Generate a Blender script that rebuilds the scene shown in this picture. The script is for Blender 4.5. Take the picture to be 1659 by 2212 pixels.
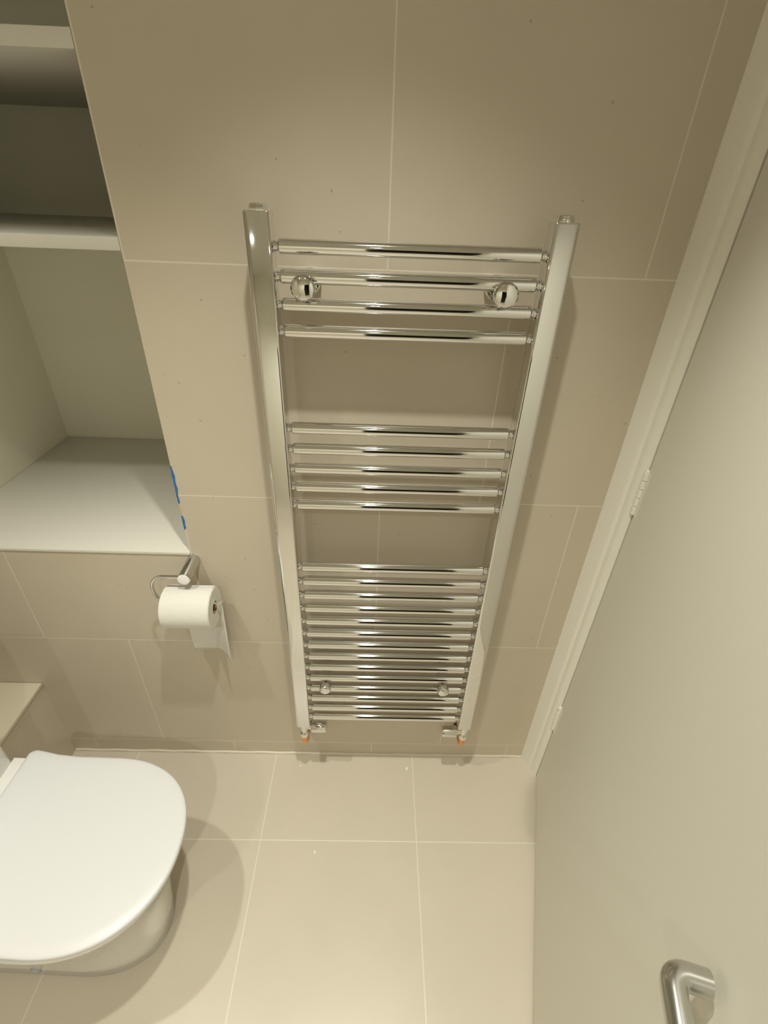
import bpy, bmesh, math, random
from mathutils import Matrix, Vector
random.seed(4)
for o in list(bpy.data.objects): bpy.data.objects.remove(o)
sc = bpy.context.scene
S = 0.75            # working units -> metres (fitted so the fittings come out at real size)
PI = math.pi

# ------------------------------------------------------------------ camera
cam = bpy.data.cameras.new('camera'); camo = bpy.data.objects.new('camera', cam)
sc.collection.objects.link(camo); sc.camera = camo
F_PX = 1053.26
cam.sensor_fit = 'VERTICAL'; cam.sensor_height = 36.0; cam.lens = F_PX/2212*36.0
cam.clip_start = 0.02; cam.clip_end = 50
rx, ry, rz = 0.9981, -0.0338, -0.0034
R = Matrix.Rotation(rz,4,'Z') @ Matrix.Rotation(ry,4,'Y') @ Matrix.Rotation(rx,4,'X')
camo.matrix_world = Matrix.Translation(Vector((-0.0015,-1.2465,2.0916))*S) @ R

# ------------------------------------------------------------------ world, exposure
wd = bpy.data.worlds.new('world'); sc.world = wd; wd.use_nodes = True
bg = wd.node_tree.nodes['Background']; bg.inputs[0].default_value = (1,.93,.8,1); bg.inputs[1].default_value = 0.02
sc.view_settings.view_transform = 'Standard'; sc.view_settings.look = 'None'
sc.view_settings.gamma = 1; sc.view_settings.use_curve_mapping = False
sc.view_settings.exposure = 0.45
LIGHT_COL = (1.0, .985, .87)
SPOT_W = 40.0
SPOT_ANG = math.radians(88)
SPOT_BLEND = 1.0
CEIL = 3.12
LIGHTS = [(-.93,-.76),(-.03,-.72),(-.95,-2.35),(-.03,-2.35)]

# ------------------------------------------------------------------ materials
def newmat(name):
    m = bpy.data.materials.new(name); m.use_nodes = True
    return m, m.node_tree.nodes, m.node_tree.links, m.node_tree.nodes['Principled BSDF']
def mat(name, col, rough=.5, metal=0, spec=.5, noise=0, nscale=30, bump=0, coat=0):
    m,N,L,p = newmat(name)
    p.inputs['Base Color'].default_value = (*col,1); p.inputs['Roughness'].default_value = rough
    p.inputs['Metallic'].default_value = metal; p.inputs['Specular IOR Level'].default_value = spec
    if coat: p.inputs['Coat Weight'].default_value = coat; p.inputs['Coat Roughness'].default_value = .12
    tc = N.new('ShaderNodeTexCoord'); n = N.new('ShaderNodeTexNoise')
    n.inputs['Scale'].default_value = nscale; n.inputs['Detail'].default_value = 4
    L.new(tc.outputs['Object'], n.inputs['Vector'])
    if noise:
        mx = N.new('ShaderNodeMixRGB'); mx.inputs[1].default_value = (*[c*(1-noise) for c in col],1)
        mx.inputs[2].default_value = (*[min(1,c*(1+noise)) for c in col],1)
        L.new(n.outputs['Fac'], mx.inputs[0]); L.new(mx.outputs[0], p.inputs['Base Color'])
    if bump:
        b = N.new('ShaderNodeBump'); b.inputs['Strength'].default_value = bump; b.inputs['Distance'].default_value = .002
        L.new(n.outputs['Fac'], b.inputs['Height']); L.new(b.outputs[0], p.inputs['Normal'])
    return m

def tile_mat(name, ax_u, ax_v, u0, v0, wu, wv, bond, col, grout, rough, gw=.0032, speck=True, coat=0):
    """stone-look tile: ax_u/ax_v pick world axes, joints every wu x wv, optional half bond"""
    m,N,L,p = newmat(name)
    g = N.new('ShaderNodeNewGeometry'); sep = N.new('ShaderNodeSeparateXYZ'); L.new(g.outputs['Position'], sep.inputs[0])
    def M(op, a, b=None):
        n = N.new('ShaderNodeMath'); n.operation = op
        for i,x in enumerate((a,b)):
            if x is None: continue
            if isinstance(x,(int,float)): n.inputs[i].default_value = x
            else: L.new(x, n.inputs[i])
        return n.outputs[0]
    u = M('DIVIDE', M('SUBTRACT', M('DIVIDE', sep.outputs[ax_u], S), u0), wu)
    v = M('DIVIDE', M('SUBTRACT', M('DIVIDE', sep.outputs[ax_v], S), v0), wv)
    row = M('FLOOR', v)
    if bond:
        par = M('SUBTRACT', 1, M('FLOORED_MODULO', row, 2))
        u = M('ADD', u, M('MULTIPLY', par, .5))
    def edge(t, w):
        f = M('FRACT', t); return M('MULTIPLY', M('MINIMUM', f, M('SUBTRACT', 1, f)), w)
    d = M('MINIMUM', edge(u, wu), edge(v, wv))
    mk = N.new('ShaderNodeMapRange'); mk.inputs[1].default_value = gw*.35; mk.inputs[2].default_value = gw*.75
    mk.inputs[3].default_value = 1; mk.inputs[4].default_value = 0; L.new(d, mk.inputs[0])
    # cloudy stone tone, a per-tile offset
    n1 = N.new('ShaderNodeTexNoise'); n1.inputs['Scale'].default_value = 3.2; n1.inputs['Detail'].default_value = 6
    n1.inputs['Roughness'].default_value = .62; L.new(g.outputs['Position'], n1.inputs['Vector'])
    mx = N.new('ShaderNodeMixRGB'); mx.inputs[1].default_value = (*[c*.93 for c in col],1); mx.inputs[2].default_value = (*[c*1.07 for c in col],1)
    L.new(n1.outputs['Fac'], mx.inputs[0]); cur = mx.outputs[0]
    if speck:
        vo = N.new('ShaderNodeTexVoronoi'); vo.inputs['Scale'].default_value = 26; L.new(g.outputs['Position'], vo.inputs['Vector'])
        n2 = N.new('ShaderNodeTexNoise'); n2.inputs['Scale'].default_value = 5; L.new(g.outputs['Position'], n2.inputs['Vector'])
        a = M('MULTIPLY', M('LESS_THAN', vo.outputs['Distance'], .06), M('GREATER_THAN', n2.outputs['Fac'], .47))
        ms = N.new('ShaderNodeMixRGB'); ms.inputs[2].default_value = (*[c*.62 for c in col],1)
        L.new(M('MULTIPLY', a, .7), ms.inputs[0]); L.new(cur, ms.inputs[1]); cur = ms.outputs[0]
    mg = N.new('ShaderNodeMixRGB'); mg.inputs[2].default_value = (*grout,1)
    L.new(M('MULTIPLY', mk.outputs[0], .75), mg.inputs[0]); L.new(cur, mg.inputs[1]); L.new(mg.outputs[0], p.inputs['Base Color'])
    p.inputs['Roughness'].default_value = rough
    rr = N.new('ShaderNodeMapRange'); rr.inputs[3].default_value = rough-.05; rr.inputs[4].default_value = rough+.07
    L.new(n1.outputs['Fac'], rr.inputs[0]); L.new(rr.outputs[0], p.inputs['Roughness'])
    n3 = N.new('ShaderNodeTexNoise'); n3.inputs['Scale'].default_value = 120; L.new(g.outputs['Position'], n3.inputs['Vector'])
    h = M('SUBTRACT', M('MULTIPLY', n3.outputs['Fac'], .15), mk.outputs[0])
    b = N.new('ShaderNodeBump'); b.inputs['Strength'].default_value = .25; b.inputs['Distance'].default_value = .0008
    L.new(h, b.inputs['Height']); L.new(b.outputs[0], p.inputs['Normal'])
    if coat: p.inputs['Coat Weight'].default_value = coat; p.inputs['Coat Roughness'].default_value = .08
    return m

TILE = (.60,.530,.420); GROUT = (.80,.74,.62)
m_wall = tile_mat('wall_tile', 0, 2, .0158, .0828, .6, .623, True, TILE, GROUT, .42)
m_floor = tile_mat('floor_tile', 0, 1, -.4033, -.3525, .6013, .6, False, (.62,.56,.46), (.82,.76,.64), .33, speck=False)
m_side = tile_mat('side_tile', 1, 2, -.3, .45, .6, .6, False, TILE, GROUT, .42)
m_white = mat('white_board', (.73,.71,.64), .55, bump=.05, nscale=60)
m_paint = mat('painted_plaster', (.92,.895,.77), .75, bump=.05, nscale=80)
m_door = mat('door_paint', (.79,.77,.68), .5, noise=.015, nscale=3)
m_trim = mat('gloss_white_paint', (.86,.835,.75), .35, bump=.12, nscale=50)
m_ceil = mat('ceiling_paint', (.72,.70,.64), .8)
m_chrome = mat('chrome', (.80,.80,.79), .045, metal=1, bump=.01, nscale=20)
m_brush = mat('brushed_steel', (.62,.62,.60), .2, metal=1)
m_plastic = mat('lid_plastic', (.69,.69,.695), .32)
m_ceramic = mat('ceramic', (.80,.79,.76), .12, coat=.5)
m_paper = mat('tissue_paper', (.73,.715,.66), .9, bump=.25, nscale=260)
m_card = mat('cardboard', (.30,.19,.10), .8)
m_copper = mat('copper', (.80,.38,.14), .3, metal=.75, noise=.15, nscale=60)
m_collar = mat('dark_collar', (.10,.035,.025), .5)
m_rubber = mat('dark_rubber', (.03,.02,.02), .5)
m_blue = mat('blue_tape', (.03,.16,.42), .5, noise=.35, nscale=90)
m_cream = mat('aged_tape', (.55,.50,.28), .6)
m_seal = mat('sealant', (.70,.64,.52), .4, bump=.3, nscale=90)
m_dark = mat('dark_gap', (.02,.02,.018), .7)
m_chip = mat('plaster_chip', (.85,.83,.78), .8)

# ------------------------------------------------------------------ mesh helpers (coordinates in working units)
V = Vector
def add_box(bm, x0,x1,y0,y1,z0,z1, bev=0, seg=2):
    r = bmesh.ops.create_cube(bm, size=1)
    vs = r['verts']
    for v in vs: v.co = V(((x0+x1)/2+v.co.x*(x1-x0), (y0+y1)/2+v.co.y*(y1-y0), (z0+z1)/2+v.co.z*(z1-z0)))
    if bev:
        es = {e for v in vs for e in v.link_edges}
        bmesh.ops.bevel(bm, geom=list(es), offset=bev, segments=seg, affect='EDGES', profile=.5)
def basis(ax):
    ax = V(ax).normalized()
    up = V((0,0,1)) if abs(ax.z) < .9 else V((0,1,0))
    a = ax.cross(up).normalized(); b = ax.cross(a).normalized()
    return a, b
def add_lathe(bm, o, ax, prof, n=32, cap=True):
    """prof: (distance along axis, radius)"""
    o = V(o); ax = V(ax).normalized(); a,b = basis(ax); rings = []
    for d,r in prof:
        rings.append([bm.verts.new(o+ax*d+(a*math.cos(2*PI*i/n)+b*math.sin(2*PI*i/n))*max(r,1e-5)) for i in range(n)])
    for p,q in zip(rings, rings[1:]):
        for i in range(n): bm.faces.new((p[i],p[(i+1)%n],q[(i+1)%n],q[i]))
    if cap:
        bm.faces.new(rings[0][::-1]); bm.faces.new(rings[-1])
def smooth_path(pts, n=8):
    pts = [V(p) for p in pts]; out = []
    for i in range(len(pts)-1):
        p0 = pts[max(i-1,0)]; p1 = pts[i]; p2 = pts[i+1]; p3 = pts[min(i+2,len(pts)-1)]
        for k in range(n):
            t = k/n
            out.append(.5*((2*p1)+(p2-p0)*t+(2*p0-5*p1+4*p2-p3)*t*t+(3*p1-p0-3*p2+p3)*t**3))
    out.append(pts[-1]); return out
def round_path(pts, r, n=8):
    """polyline with corners rounded to radius-ish r"""
    pts = [V(p) for p in pts]; out = [pts[0]]
    for i in range(1,len(pts)-1):
        a = (pts[i-1]-pts[i]); b = (pts[i+1]-pts[i]); ra = min(r,a.length*.49); rb = min(r,b.length*.49)
        A = pts[i]+a.normalized()*ra; B = pts[i]+b.normalized()*rb
        for k in range(n+1):
            t = k/n; out.append(A*(1-t)**2+pts[i]*2*t*(1-t)+B*t*t)
    out.append(pts[-1]); return out
def add_tube(bm, path, r, n=16, radii=None, flat=1.0):
    path = [V(p) for p in path]; rings = []; prev = None
    for i,p in enumerate(path):
        t = (path[min(i+1,len(path)-1)]-path[max(i-1,0)]).normalized()
        if prev is None: a,_ = basis(t)
        else:
            a = prev - t*prev.dot(t); a.normalize()
        prev = a; b = t.cross(a)
        rr = radii[i] if radii else r
        rings.append([bm.verts.new(p+(a*math.cos(2*PI*k/n)+b*math.sin(2*PI*k/n)*flat)*rr) for k in range(n)])
    for p,q in zip(rings, rings[1:]):
        for i in range(n): bm.faces.new((p[i],p[(i+1)%n],q[(i+1)%n],q[i]))
    bm.faces.new(rings[0][::-1]); bm.faces.new(rings[-1])
def add_loft(bm, rings):
    rs = [[bm.verts.new(V(c)) for c in r] for r in rings]; n = len(rs[0])
    for p,q in zip(rs, rs[1:]):
        for i in range(n): bm.faces.new((p[i],p[(i+1)%n],q[(i+1)%n],q[i]))
    bm.faces.new(rs[0][::-1]); bm.faces.new(rs[-1])
origin_of = {}
def obj(name, bm, m, parent=None, origin=None, sharp=32):
    bmesh.ops.recalc_face_normals(bm, faces=bm.faces[:])
    for f in bm.faces: f.smooth = True
    for e in bm.edges:
        if len(e.link_faces)==2 and e.calc_face_angle(0) > math.radians(sharp): e.smooth = False
    po = V(origin_of[parent.name]) if parent is not None else V((0,0,0))
    og = V(origin) if origin is not None else po
    for v in bm.verts: v.co = (v.co-og)*S
    me = bpy.data.meshes.new(name); bm.to_mesh(me); bm.free(); me.materials.append(m)
    o = bpy.data.objects.new(name, me); sc.collection.objects.link(o)
    o.location = (og-po)*S
    if parent is not None: o.parent = parent
    origin_of[o.name] = tuple(og)
    return o
def tag(o, label, cat, group=None, kind=None):
    o['label'] = label; o['category'] = cat
    if group: o['group'] = group
    if kind: o['kind'] = kind
    return o
def thing(name, label, cat, loc, group=None):
    o = bpy.data.objects.new(name, None); sc.collection.objects.link(o); o.location = V(loc)*S
    o.empty_display_size = .05; origin_of[o.name] = tuple(loc)
    return tag(o, label, cat, group)
def struct(name, bm, m, label=None, parent=None):
    o = obj(name, bm, m, parent)
    if parent is None: o['kind'] = 'structure'
    if label: o['label'] = label
    return o
B = bmesh.new

# ------------------------------------------------------------------ room shell
XL, XR, YF = -1.52, .80, -3.3
ALX0, ALX1, ALD, ALZ0, ALZ1 = -1.42, -.5865, .84, 1.117, 2.85
bm = B(); add_box(bm, XL-.1,2.2,YF-.1,.02,-.1,0); struct('floor', bm, m_floor, 'pale beige large format tiled floor')
bm = B(); add_box(bm, XL-.1,2.2,YF-.1,1.0,CEIL,CEIL+.1); struct('ceiling', bm, m_ceil)
bm = B()
add_box(bm, XL-.1,ALX1,0,.08,0,ALZ0-.012)        # below the alcove
add_box(bm, ALX1,XR+.1,0,.08,0,CEIL)             # behind the radiator
add_box(bm, XL-.1,ALX1,0,.08,ALZ1,CEIL)          # above the alcove
add_box(bm, XL-.1,ALX0,0,.08,ALZ0-.012,ALZ1)
struct('wall_back', bm, m_wall, 'taupe stone-look tiled wall behind the towel radiator')
bm = B()
add_box(bm, ALX0-.08,ALX1+.08,ALD,ALD+.06,ALZ0-.1,ALZ1+.06)
add_box(bm, ALX0-.08,ALX0,.08,ALD,ALZ0-.1,ALZ1+.06)
add_box(bm, ALX1,ALX1+.08,.081,ALD,ALZ0-.1,ALZ1+.06)
add_box(bm, ALX0,ALX1,.08,ALD,ALZ1,ALZ1+.06)
struct('wall_alcove', bm, m_paint, 'off-white painted lining of the recessed shelf alcove')
bm = B(); add_box(bm, XL-.1,XL,YF,.0,0,CEIL); struct('wall_left', bm, m_side)
bm = B()
add_box(bm, XL-.1,-.12,YF-.1,YF,0,CEIL); add_box(bm, 1.0,2.2,YF-.1,YF,0,CEIL); add_box(bm, -.12,1.0,YF-.1,YF,2.35,CEIL)  # opening added so the bars reflect something dark
struct('wall_front', bm, m_paint)
# added dark box behind the opening, unseen, gives the bars their dark reflected band
bm = B()
for b_ in ((-.35,1.1,-5.1,-5.0,0,2.5),(-.35,-.25,-5.0,YF-.1,0,2.5),(1.0,1.1,-5.0,YF-.1,0,2.5),(-.35,1.1,-5.1,YF-.1,2.4,2.5),(-.35,1.1,-5.1,YF-.1,-.1,0)): add_box(bm,*b_)
struct('wall_reflection_dark', bm, mat('reflection_dark_paint',(.10,.09,.07),.8))
DOOR_TOP = 2.72
bm = B()
add_box(bm, XR,XR+.12,YF,-1.28,0,CEIL); add_box(bm, XR,XR+.12,-1.28,0.0,DOOR_TOP+.05,CEIL)
struct('wall_right', bm, m_paint)
bm = B(); add_box(bm, 2.1,2.2,YF,.0,0,CEIL); add_box(bm, XR+.12,2.2,-.0,.08,0,CEIL); struct('wall_hallway', bm, m_paint)
# low boxed ledge along the left wall, behind the toilet
bm = B(); add_box(bm, XL,-1.288,YF,0,0,.432)
lg = struct('wall_ledge', bm, m_side, 'low tiled ledge boxed along the left wall')
bm = B(); add_box(bm, XL,-1.282,YF,-.001,.434,.452,bev=.003)
struct('trim_ledge', bm, mat('ledge_top',(.66,.60,.47),.4), 'pale tiled top of the low ledge')
# sealant bead along the floor/wall joint, slightly uneven
bm = B(); pts = []
for i in range(90):
    x = -1.285+(.690+1.285)*i/89; pts.append((x, -.002, .003+.0015*math.sin(i*.9)+random.uniform(-.0008,.0008)))
add_tube(bm, pts, .0062, 8); struct('trim_sealant', bm, m_seal, 'cream sealant bead where floor meets back wall')

# ------------------------------------------------------------------ door frame and door (ajar into the room)
bm = B()
prof = [(.690,0),(.694,-.012),(.7065,-.046),(.7085,-.0505),(.7135,-.0545),(.716,-.057),(.7175,-.066),(.719,-.0715),(.7215,-.0755),(.7285,-.0845),(.7325,-.0885),(.742,-.0885),(.80,-.06),(.80,0)]
add_loft(bm, [[(x,y,0) for x,y in prof],[(x,y,DOOR_TOP) for x,y in prof]])
fr = struct('trim_1', bm, m_trim, 'white glossy door frame with stepped moulding in the right corner')
bm = B(); add_box(bm, .70,.92,-1.30,0,DOOR_TOP,DOOR_TOP+.05,bev=.004); add_box(bm, .72,.92,-1.30,-1.25,0,DOOR_TOP,bev=.004)
struct('trim_2', bm, m_trim, 'white head and latch side of the door frame')

HA = V((.7345,-.0905,0)); HB = V((.520,-.850,0)); td = (HB-HA).normalized(); nd = V((-td.y,td.x,0))
if nd.x > 0: nd = -nd                       # nd points into the room (towards -x)
def dp(t, off, z): return HA+td*t+nd*off+V((0,0,z))
DL = 1.10
bm = B()
vs = [dp(.002,0,.012),dp(DL,0,.012),dp(DL,-.055,.012),dp(.002,-.055,.012)]
add_loft(bm, [[tuple(v) for v in vs],[tuple(v+V((0,0,DOOR_TOP-.03))) for v in vs]])
bmesh.ops.bevel(bm, geom=bm.edges[:], offset=.0025, segments=2, affect='EDGES')
door = struct('door_1', bm, m_door, 'plain off-white flush door standing ajar on the right')
def hinge(z):
    bm = B(); kn = 5; h = .135; s = h/kn
    for k in range(kn):
        o = HA+nd*.0035+td*.002+V((0,0,z-h/2+k*s))
        add_lathe(bm, o, (0,0,1), [(0.0006,.0055),(.002,.0078),(s-.002,.0078),(s-.0006,.0055)], 14)
    add_lathe(bm, HA+nd*.0035+td*.002+V((0,0,z+h/2)), (0,0,1), [(0,.006),(.003,.006),(.006,.003)], 12)
    vs = [dp(.004,.0008,z-h/2),dp(.026,.0008,z-h/2),dp(.026,-.002,z-h/2),dp(.004,-.002,z-h/2)]
    add_loft(bm, [[tuple(v) for v in vs],[tuple(v+V((0,0,h))) for v in vs]])
    o = obj('hinge', bm, m_trim, door); o['label'] = 'white painted door hinge'; return o
hinge(1.43); hinge(.415); hinge(2.42)
# lever handle, return-to-door type
HZ = 1.245; HT = .998
bm = B()
path = round_path([dp(HT,.010,HZ),dp(HT,.060,HZ),dp(1.035,.060,HZ),dp(1.06,.060,HZ),dp(1.06,.0,HZ)], .024, 8)
path = round_path([dp(HT,.012,HZ),dp(HT,.058,HZ),dp(HT+.11,.058,HZ),dp(HT+.11,.0,HZ)], .020, 8)
hp = origin_of[door.name]
add_tube(bm, path, .0165, 20)
hd = obj('door_handle', bm, m_brush, door); hd['label'] = 'brushed steel lever handle turned back to the door'
bm = B(); add_lathe(bm, dp(HT+.11,0,HZ), nd, [(0,.036),(.008,.036),(.011,.033),(.011,.01)], 32); obj('rose', bm, m_brush, hd)

# ------------------------------------------------------------------ alcove shelves
def shelf(z0,z1,y1,label,rough=None):
    bm = B(); add_box(bm, ALX0+.001,ALX1-.001,.0,y1,z0,z1,bev=.0025)
    return tag(obj('alcove_shelf', bm, m_white, origin=((ALX0+ALX1)/2,0,z0)), label, 'shelf', 'shelves in the alcove')
shelf(2.307,2.338,ALD-.002,'topmost white board shelf across the alcove')
shelf(1.970,1.998,ALD-.002,'white board shelf at mid height in the alcove, seen edge on')
bm = B(); add_box(bm, ALX0+.001,ALX1-.0005,-.004,ALD-.002,ALZ0-.0115,ALZ0,bev=.002)
tag(obj('alcove_shelf', bm, m_white, origin=((ALX0+ALX1)/2,0,ALZ0-.0115)), 'deep white bottom board of the alcove, just above the paper roll holder', 'shelf', 'shelves in the alcove')
def tape(segs, label):
    bm = B()
    for z0,z1,w in segs:
        n = max(3,int((z1-z0)/.008)); ring = []
        L_ = []; R_ = []
        for i in range(n+1):
            z = z0+(z1-z0)*i/n
            k = math.sin(PI*min(1,max(0,(i+.4)/(n+.8))))**.5
            L_.append((ALX1-.0015, z)); R_.append((ALX1+.0005+w*k*random.uniform(.55,1.1), z))
        poly = L_+R_[::-1]
        add_loft(bm, [[(x,-.0004,z) for x,z in poly],[(x,-.0016,z) for x,z in poly]])
    return bm
TX = 'ragged strip of blue tape left on the alcove edge'
tag(obj('tape_scrap', tape([(1.325,1.425,.0065),(1.300,1.328,.005)],0), m_blue), 'ragged blue tape scrap on the alcove edge, upper longer piece', 'tape', 'tape scraps on the alcove edge')
tag(obj('tape_scrap', tape([(1.262,1.298,.004)],0), m_cream), 'yellowish tape scrap on the alcove edge between the two blue ones', 'tape', 'tape scraps on the alcove edge')
tag(obj('tape_scrap', tape([(1.205,1.256,.0055)],0), m_blue), 'short blue tape scrap lowest on the alcove edge', 'tape', 'tape scraps on the alcove edge')

# ------------------------------------------------------------------ towel radiator
RXL, RXR = -.2275, .3495           # inner faces of the two posts
YB = -.095; ZB = .335
rad = thing('towel_radiator', 'tall chrome ladder towel radiator mounted on the tiled wall', 'radiator', (.06,-.09,.37))
zs = []; z = 2.0
for k in range(23):
    if k==4: z -= .2351
    elif k==9: z -= .2217
    elif k: z -= .05650
    zs.append(z)
PZ0, PZ1 = .368, 2.062
def post(x0, x1, side):
    # D profile: flat back, softly crowned front
    c = (x0+x1)/2; h = (x1-x0)/2; ring = []
    yc = -.093; yf = -.1195; yb = -.066
    # outer front corner generously rounded, inner one tight, front face very slightly crowned
    def arc(cx, cy, r, a0, a1, n):
        return [(cx+r*math.cos(math.radians(a0+(a1-a0)*i/n)), cy+r*math.sin(math.radians(a0+(a1-a0)*i/n))) for i in range(n+1)]
    ro, ri, rb = .0105, .0045, .004
    o_ = arc(h-ro, yf+ro, ro, 0, -78, 12)
    i_ = arc(-h+ri, yf+ri+.0003, ri, -98, -180, 6)
    mid = []
    p0, p1 = o_[-1], i_[0]
    for k in range(1,10):
        t = k/10; mid.append((p0[0]+(p1[0]-p0[0])*t, p0[1]+(p1[1]-p0[1])*t-.0004*4*t*(1-t)))
    ring = o_+mid+i_+arc(-h+rb, yb-rb, rb, 180, 90, 5)+arc(h-rb, yb-rb, rb, 90, 0, 5)
    ring = [(c+side*x, y) for x,y in ring]
    bm = B()
    def sc_(f): return [(c+(x-c)*f, yc+(y-yc)*f) for x,y in ring]
    add_loft(bm, [[(x,y,z) for x,y in sc_(f)] for z,f in ((PZ0,.93),(PZ0+.003,1),(PZ1-.003,1),(PZ1,.93))])
    p = obj('post', bm, m_chrome, rad, sharp=40)
    bm = B(); add_lathe(bm, (c,yc+.004,PZ1), (0,0,1), [(0,.0195),(.005,.0195),(.008,.018),(.011,.0175),(.0125,.015),(.0125,.007),(.010,.006)], 8 if side<0 else 24)
    pl = obj('vent_plug', bm, m_chrome, p)
    return p
pl_ = post(-.2780,-.2240,-1); pr_ = post(.3460,.3990,1)
def bar_mesh(z):
    bm = B(); r = .0150; n = .0095; x0 = RXL-.004; x1 = RXR+.004
    prof = [(x0,n),(x0+.009,n),(x0+.010,n+.0022),(x0+.0125,n+.0022),(x0+.0135,n),(x0+.0155,n),(x0+.018,r*.86),(x0+.021,r)]
    pr2 = [(x0+x1-d,rr) for d,rr in prof[::-1]]
    add_lathe(bm, (0,YB,z), (1,0,0), prof+pr2, 28)
    return bm
b0 = obj('bar', bar_mesh(zs[0]), m_chrome, rad, origin=(.06,YB,zs[0]))
for zz in zs[1:]:
    c = b0.copy(); sc.collection.objects.link(c); c.parent = rad
    c.location = (V((.06,YB,zz))-V((.06,-.09,.37)))*S
def bracket(x, z, r):
    bm = B()
    add_lathe(bm, (x,-.136,z), (0,1,0), [(0,.001),(.001,r*.55),(.004,r*.86),(.009,r),(.020,r),(.023,r*.8),(.024,.010)], 36)
    add_lathe(bm, (x,-.114,z), (0,1,0), [(0,.0115),(.108,.0115)], 24)
    add_lathe(bm, (x,-.040,z), (0,1,0), [(0,.011),(.001,r*.9),(.006,r),(.039,r)], 36)
    k = obj('wall_bracket', bm, m_chrome, rad)
bracket(-.163, 1.925, .0265); bracket(.268, 1.925, .0265)
bracket(-.158, (zs[18]+zs[19])/2-.002, .0205); bracket(.265, (zs[18]+zs[19])/2-.002, .0205)
def valve(cx, s, hz, fancy):
    y0 = -.093
    v = thing('radiator_valve', 'left chrome angled radiator valve with its cap facing right' if s>0 else 'right chrome angled radiator valve with its cap facing left', 'valve', (cx,y0,hz))
    v.parent = rad; v.location = (V((cx,y0,hz))-V(origin_of[rad.name]))*S
    for k in ('category','label'):
        if k in v: del v[k]
    bm = B()
    add_lathe(bm, (cx,y0,PZ0+.001), (0,0,-1), [(0,.021),(.004,.021),(.006,.016),(.014,.0165),(.016,.014),(.04,.014),(.058,.0125),(.064,.0175),(.084,.0165)], 28)
    obj('valve_body', bm, m_chrome, v)
    bm = B()
    add_lathe(bm, (cx+s*.012,y0,hz), (s,0,0), [(0,.0105),(.012,.0105),(.013,.013),(.016,.013),(.018,.0205),(.022,.0225),(.072,.0215),(.075,.0195),(.0755,.004)], 36)
    obj('valve_head', bm, m_chrome, v)
    bm = B()
    pz = PZ0-.078
    p = round_path([(cx,y0,pz),(cx,y0,pz-.066),(cx,-.0,pz-.066)], .040, 10)
    add_tube(bm, p, .0118, 20); pipe = obj('copper_pipe', bm, m_copper, v)
    bm = B(); add_lathe(bm, (cx,-.012,pz-.066), (0,1,0), [(0,.014),(.004,.019),(.012,.019)], 28); obj('pipe_collar', bm, m_collar, v)
valve(-.2525, 1, .338, True); valve(.3785, -1, .322, False)

# ------------------------------------------------------------------ toilet paper holder and roll
hl = thing('toilet_roll_holder', 'chrome open-loop paper roll holder fixed to the wall below the alcove', 'roll holder', (-.578,0,1.088))
HX, HZ_ = -.578, 1.088
bm = B(); add_lathe(bm, (HX,0,HZ_), (0,-1,0), [(0,.0195),(.098,.0195),(.101,.018)], 36); obj('mount', bm, m_brush, hl)
bm = B(); add_lathe(bm, (HX,-.1012,HZ_), (0,-1,0), [(0,.0185),(.002,.0185),(.0032,.016)], 36)
k = obj('end_cap', bm, mat('polished_cap',(.95,.93,.93),.35,metal=.15), hl); k['label'] = 'bright round end cap'
bm = B(); wy = -.090
wz = .989
path = smooth_path([(HX-.01,wy,HZ_),(-.635,wy,HZ_),(-.660,wy,HZ_-.002),(-.680,wy-.001,HZ_-.018),(-.686,wy-.003,HZ_-.045),(-.678,wy-.006,HZ_-.078),(-.660,-.1,wz+.004),(-.640,-.1,wz),(-.56,-.1,wz),(-.505,-.1,wz),(-.488,-.099,wz+.003),(-.476,-.096,wz+.014)], 8)
add_tube(bm, path, .0052, 14); obj('wire_loop', bm, m_chrome, hl)
RC = V((0,-.1,wz-.0205+.0052-.0005)); R0, R1 = -.653, -.500; RR = .0675; RI = .0205
ro = thing('toilet_roll', 'white toilet paper roll hanging on the wire holder with a loose end', 'toilet paper', (-.584,-.1,RC.z-RR))
def ring_x(x, r, n=56): return [(x, RC.y+r*math.cos(2*PI*i/n), RC.z+r*math.sin(2*PI*i/n)) for i in range(n)]
bm = B()
prof = [(R0,RI+.0012),(R0,RR-.003),(R0+.003,RR),(R1-.003,RR),(R1,RR-.003),(R1,RI+.0012)]
rs = [[bm.verts.new(c) for c in ring_x(x,r)] for x,r in prof]
for i in range(len(rs)):
    p = rs[i]; q = rs[(i+1)%len(rs)]
    for j in range(56): bm.faces.new((p[j],p[(j+1)%56],q[(j+1)%56],q[j]))
obj('paper', bm, m_paper, ro)
bm = B()
rs = [[bm.verts.new(c) for c in ring_x(x,r)] for x,r in [(R0+.001,RI),(R0+.001,RI+.0012),(R1-.001,RI+.0012),(R1-.001,RI)]]
for i in range(4):
    p = rs[i]; q = rs[(i+1)%4]
    for j in range(56): bm.faces.new((p[j],p[(j+1)%56],q[(j+1)%56],q[j]))
obj('cardboard_core', bm, m_card, ro)
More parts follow.
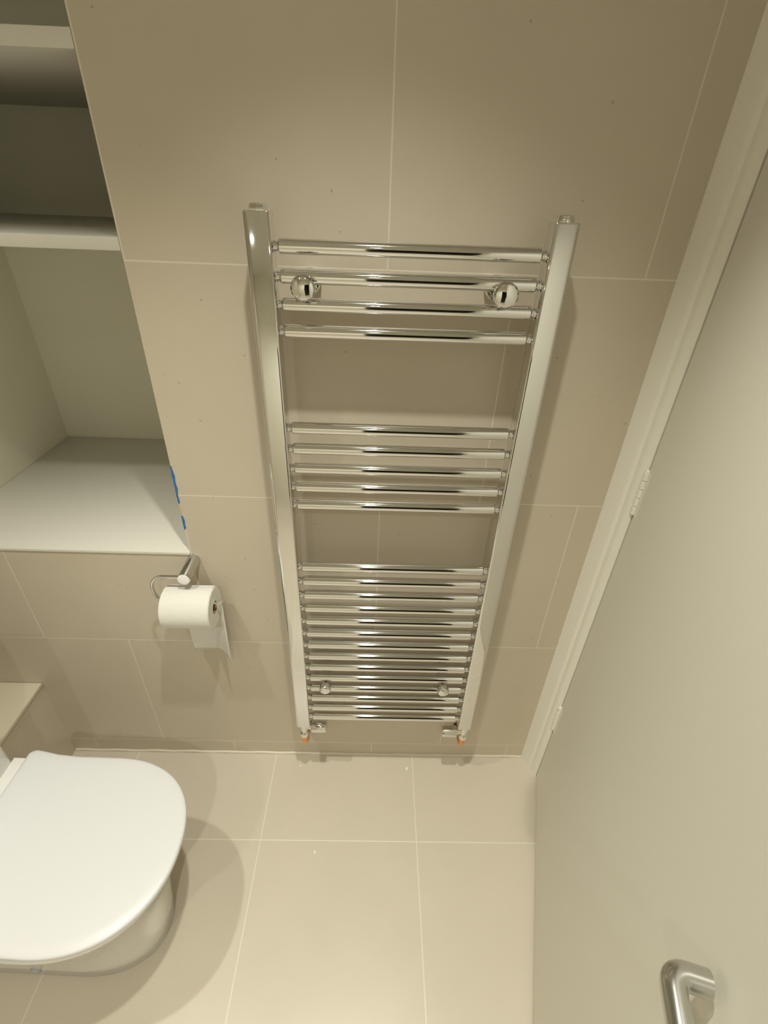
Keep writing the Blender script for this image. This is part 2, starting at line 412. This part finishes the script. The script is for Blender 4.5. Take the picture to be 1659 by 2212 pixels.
# hanging sheet: leaves the roll at the wall side, drapes down with a soft fold on its right part
bm = B(); nu, nv = 20, 26; g = []
for j in range(nv+1):
    t = j/nv; row = []
    for i in range(nu+1):
        u = i/nu
        if t < .25:
            a = math.radians(70-70*(t/.25)); rr = RR+.0012
            y = RC.y+rr*math.cos(a); zz = RC.z+rr*math.sin(a)
            x = R0+.006+(R1-R0-.008)*u
            drop = 0
        else:
            k = (t-.25)/.75
            y = RC.y+RR+.0012; zz = RC.z-k*(.280+.004*u)
            x = R0+.004+(R1-R0-.006)*u+.016*(1-u)*k+.008*u*k
            y += -.045*k*max(0,(u-.55)/.45)**1.5+.008*k*math.sin(u*PI)
        row.append(bm.verts.new((x,min(y,-.004),zz)))
    g.append(row)
for j in range(nv):
    for i in range(nu): bm.faces.new((g[j][i],g[j][i+1],g[j+1][i+1],g[j+1][i]))
sh = obj('loose_sheet', bm, m_paper, ro, sharp=60)
md = sh.modifiers.new('thick','SOLIDIFY'); md.thickness = .0006; md.offset = 0

# ------------------------------------------------------------------ toilet (axis along x, front to the right)
TZ = .56; TY = -.594
toi = thing('toilet', 'white toilet with its D-shaped lid closed, standing against the left ledge', 'toilet', (-.9,TY,0))
ROT = math.radians(-2.0)
def tr(x,y,z):
    # small yaw about the back
    dx = x+1.1; return (-1.1+dx*math.cos(ROT)-y*math.sin(ROT), TY+dx*math.sin(ROT)+y*math.cos(ROT), z)
def lid_outline(grow=0, back=-1.095, front=-.515, hw=.247, n=64, e=2.25):
    """half width as a function of length: nearly straight sides with flared back corners, round nose"""
    xs = -.80                                   # widest point
    pts = []
    N2 = n
    for i in range(N2+1):                       # nose, from +y side round to -y side
        a = PI/2-PI*i/N2
        ca, sa = math.cos(a), math.sin(a)
        L_ = front-xs+grow; W_ = hw+grow
        pts.append((xs+L_*abs(ca)**(2/e), W_*math.copysign(abs(sa)**(2/e),sa)))
    # back side, slightly pinched then flared corner
    bk = [(-.86,-.246),(-.93,-.2445),(-1.00,-.2485),(-1.05,-.2565),(-1.075,-.2595),(-1.088,-.2545),(-1.0945,-.247)]
    sc_ = 1+grow/.25
    pts += [(x-grow*(0 if x>-1.07 else 1), y*sc_) for x,y in bk]
    pts += [(x-grow*(0 if x>-1.07 else 1), -y*sc_) for x,y in bk[::-1]]
    return pts
def slab(bm, prof, outl):
    """prof: list of (z, inset)"""
    rings = []
    for z_, ins in prof:
        rings.append([tr(*( (-.82+(x+.82)*(1-ins/.29)), y*(1-ins/.26), z_)) for x,y in outl])
    add_loft(bm, rings)
bm = B(); slab(bm, [(TZ-.022,.006),(TZ-.020,.002),(TZ-.006,0),(TZ-.002,.002),(TZ,.008),(TZ+.0012,.03),(TZ+.002,.12)], lid_outline())
obj('lid', bm, m_plastic, toi, sharp=50)
bm = B(); slab(bm, [(TZ-.046,.016),(TZ-.044,.011),(TZ-.032,.009),(TZ-.027,.011),(TZ-.0255,.018)], lid_outline(hw=.2455,front=-.517))
obj('seat', bm, m_plastic, toi, sharp=50)
bm = B()
add_loft(bm, [[tr(-1.150+ins,-.245+ins,z_),tr(-1.150+ins,.245-ins,z_),tr(-1.100-ins,.245-ins,z_),tr(-1.100-ins,-.245+ins,z_)] for z_,ins in ((TZ-.046,.003),(TZ-.044,0),(TZ-.030,0),(TZ-.024,.004),(TZ-.0225,.009))])
obj('hinge_cover', bm, m_ceramic, toi)
# pan: rim under the seat, tapering skirt down to the foot
def pan_ring(z_, front, hw, back=-1.27, e=2.3):
    out = []; n = 48; xs = -.84 if front>-.6 else (-.88)
    for i in range(n+1):
        a = PI/2-PI*i/n; ca, sa = math.cos(a), math.sin(a)
        out.append(tr(xs+(front-xs)*abs(ca)**(2/e), hw*math.copysign(abs(sa)**(2/e),sa), z_))
    for k in range(1,8): out.append(tr(xs+(back-xs)*k/7, -hw+(0 if k<7 else .01), z_))
    for k in range(7,0,-1): out.append(tr(xs+(back-xs)*k/7, hw-(0 if k<7 else .01), z_))
    return out
bm = B()
add_loft(bm, [pan_ring(z_,f_,w_) for z_,f_,w_ in ((0,-.652,.142),(.006,-.648,.146),(.10,-.640,.155),(.22,-.622,.170),(.33,-.598,.192),(.42,-.572,.218),(.48,-.548,.237),(.505,-.540,.243),(.511,-.543,.240))])
obj('pan', bm, m_ceramic, toi, sharp=50)
bm = B(); c_ = tr(-.985,-.155,.085); add_lathe(bm, (c_[0],c_[1]+.006,c_[2]), (0,-1,0), [(0,.015),(.010,.015),(.013,.011),(.0135,.002)], 24)
k = obj('fixing_cap', bm, mat('grey_cap',(.42,.42,.42),.35), toi); k['label'] = 'small grey fixing cap on the side of the pan'
bm = B()
add_box(bm, -1.505,-1.138,-.845,-.357,.515,1.06,bev=.016,seg=5); ci = obj('cistern', bm, m_ceramic, toi, sharp=50)
bm = B(); add_box(bm, -1.512,-1.140,-.855,-.362,1.06,1.095,bev=.012,seg=4); obj('cistern_lid', bm, m_ceramic, ci, sharp=50)
bm = B(); add_lathe(bm, (-1.32,-.608,1.095), (0,0,1), [(0,.032),(.004,.032),(.006,.028)], 32); obj('flush_button', bm, m_chrome, ci)

# ------------------------------------------------------------------ crumbs of plaster and a white speck on the floor
for (x,y,s,lb) in ((.172,-.066,.0065,'small white plaster crumb on the floor by the wall between the radiator valves'),
                   (-.290,-.060,.004,'tiny white plaster crumb on the floor below the left radiator valve'),
                   (-.190,-.392,.0048,'tiny white speck in the middle of the open floor')):
    bm = B(); bmesh.ops.create_icosphere(bm, subdivisions=2, radius=1)
    for v in bm.verts: v.co = V((x+v.co.x*s*random.uniform(.5,1), y+v.co.y*s*1.5*random.uniform(.7,1.1), s*.45+v.co.z*s*.45*random.uniform(.7,1)))
    tag(obj('floor_speck', bm, m_chip), lb, 'crumb', 'plaster crumbs on the floor')

# ------------------------------------------------------------------ recessed ceiling downlights
m_lens,N,L,p = newmat('lamp_lens'); N.remove(p)
em = N.new('ShaderNodeEmission'); em.inputs[0].default_value = (*LIGHT_COL,1); em.inputs[1].default_value = 60
L.new(em.outputs[0], N['Material Output'].inputs[0])
for i,(x,y) in enumerate(LIGHTS):
    d = thing('ceiling_downlight', ['round recessed ceiling downlight over the toilet','round recessed ceiling downlight in front of the towel radiator','round recessed ceiling downlight behind the camera on the toilet side','round recessed ceiling downlight behind the camera on the door side'][i], 'ceiling light', (x,y,CEIL), 'recessed downlights in the ceiling')
    bm = B(); add_lathe(bm, (x,y,CEIL), (0,0,-1), [(-.0,.055),(.004,.055),(.006,.050),(.003,.036),(-.0,.034)], 40, cap=False); obj('bezel', bm, m_trim, d)
    bm = B(); add_lathe(bm, (x,y,CEIL-.0005), (0,0,-1), [(0,.033),(.001,.033)], 40); obj('lens', bm, m_lens, d)
    ld = bpy.data.lights.new('downlight','SPOT'); ld.energy = SPOT_W*(.74,1.16,.45,1.10)[i]; ld.color = LIGHT_COL
    ld.spot_size = SPOT_ANG if i<2 else math.radians(125); ld.spot_blend = SPOT_BLEND; ld.shadow_soft_size = .022
    lo = bpy.data.objects.new('downlight_beam', ld); sc.collection.objects.link(lo); lo.parent = d; lo.location = (0,0,-.03)
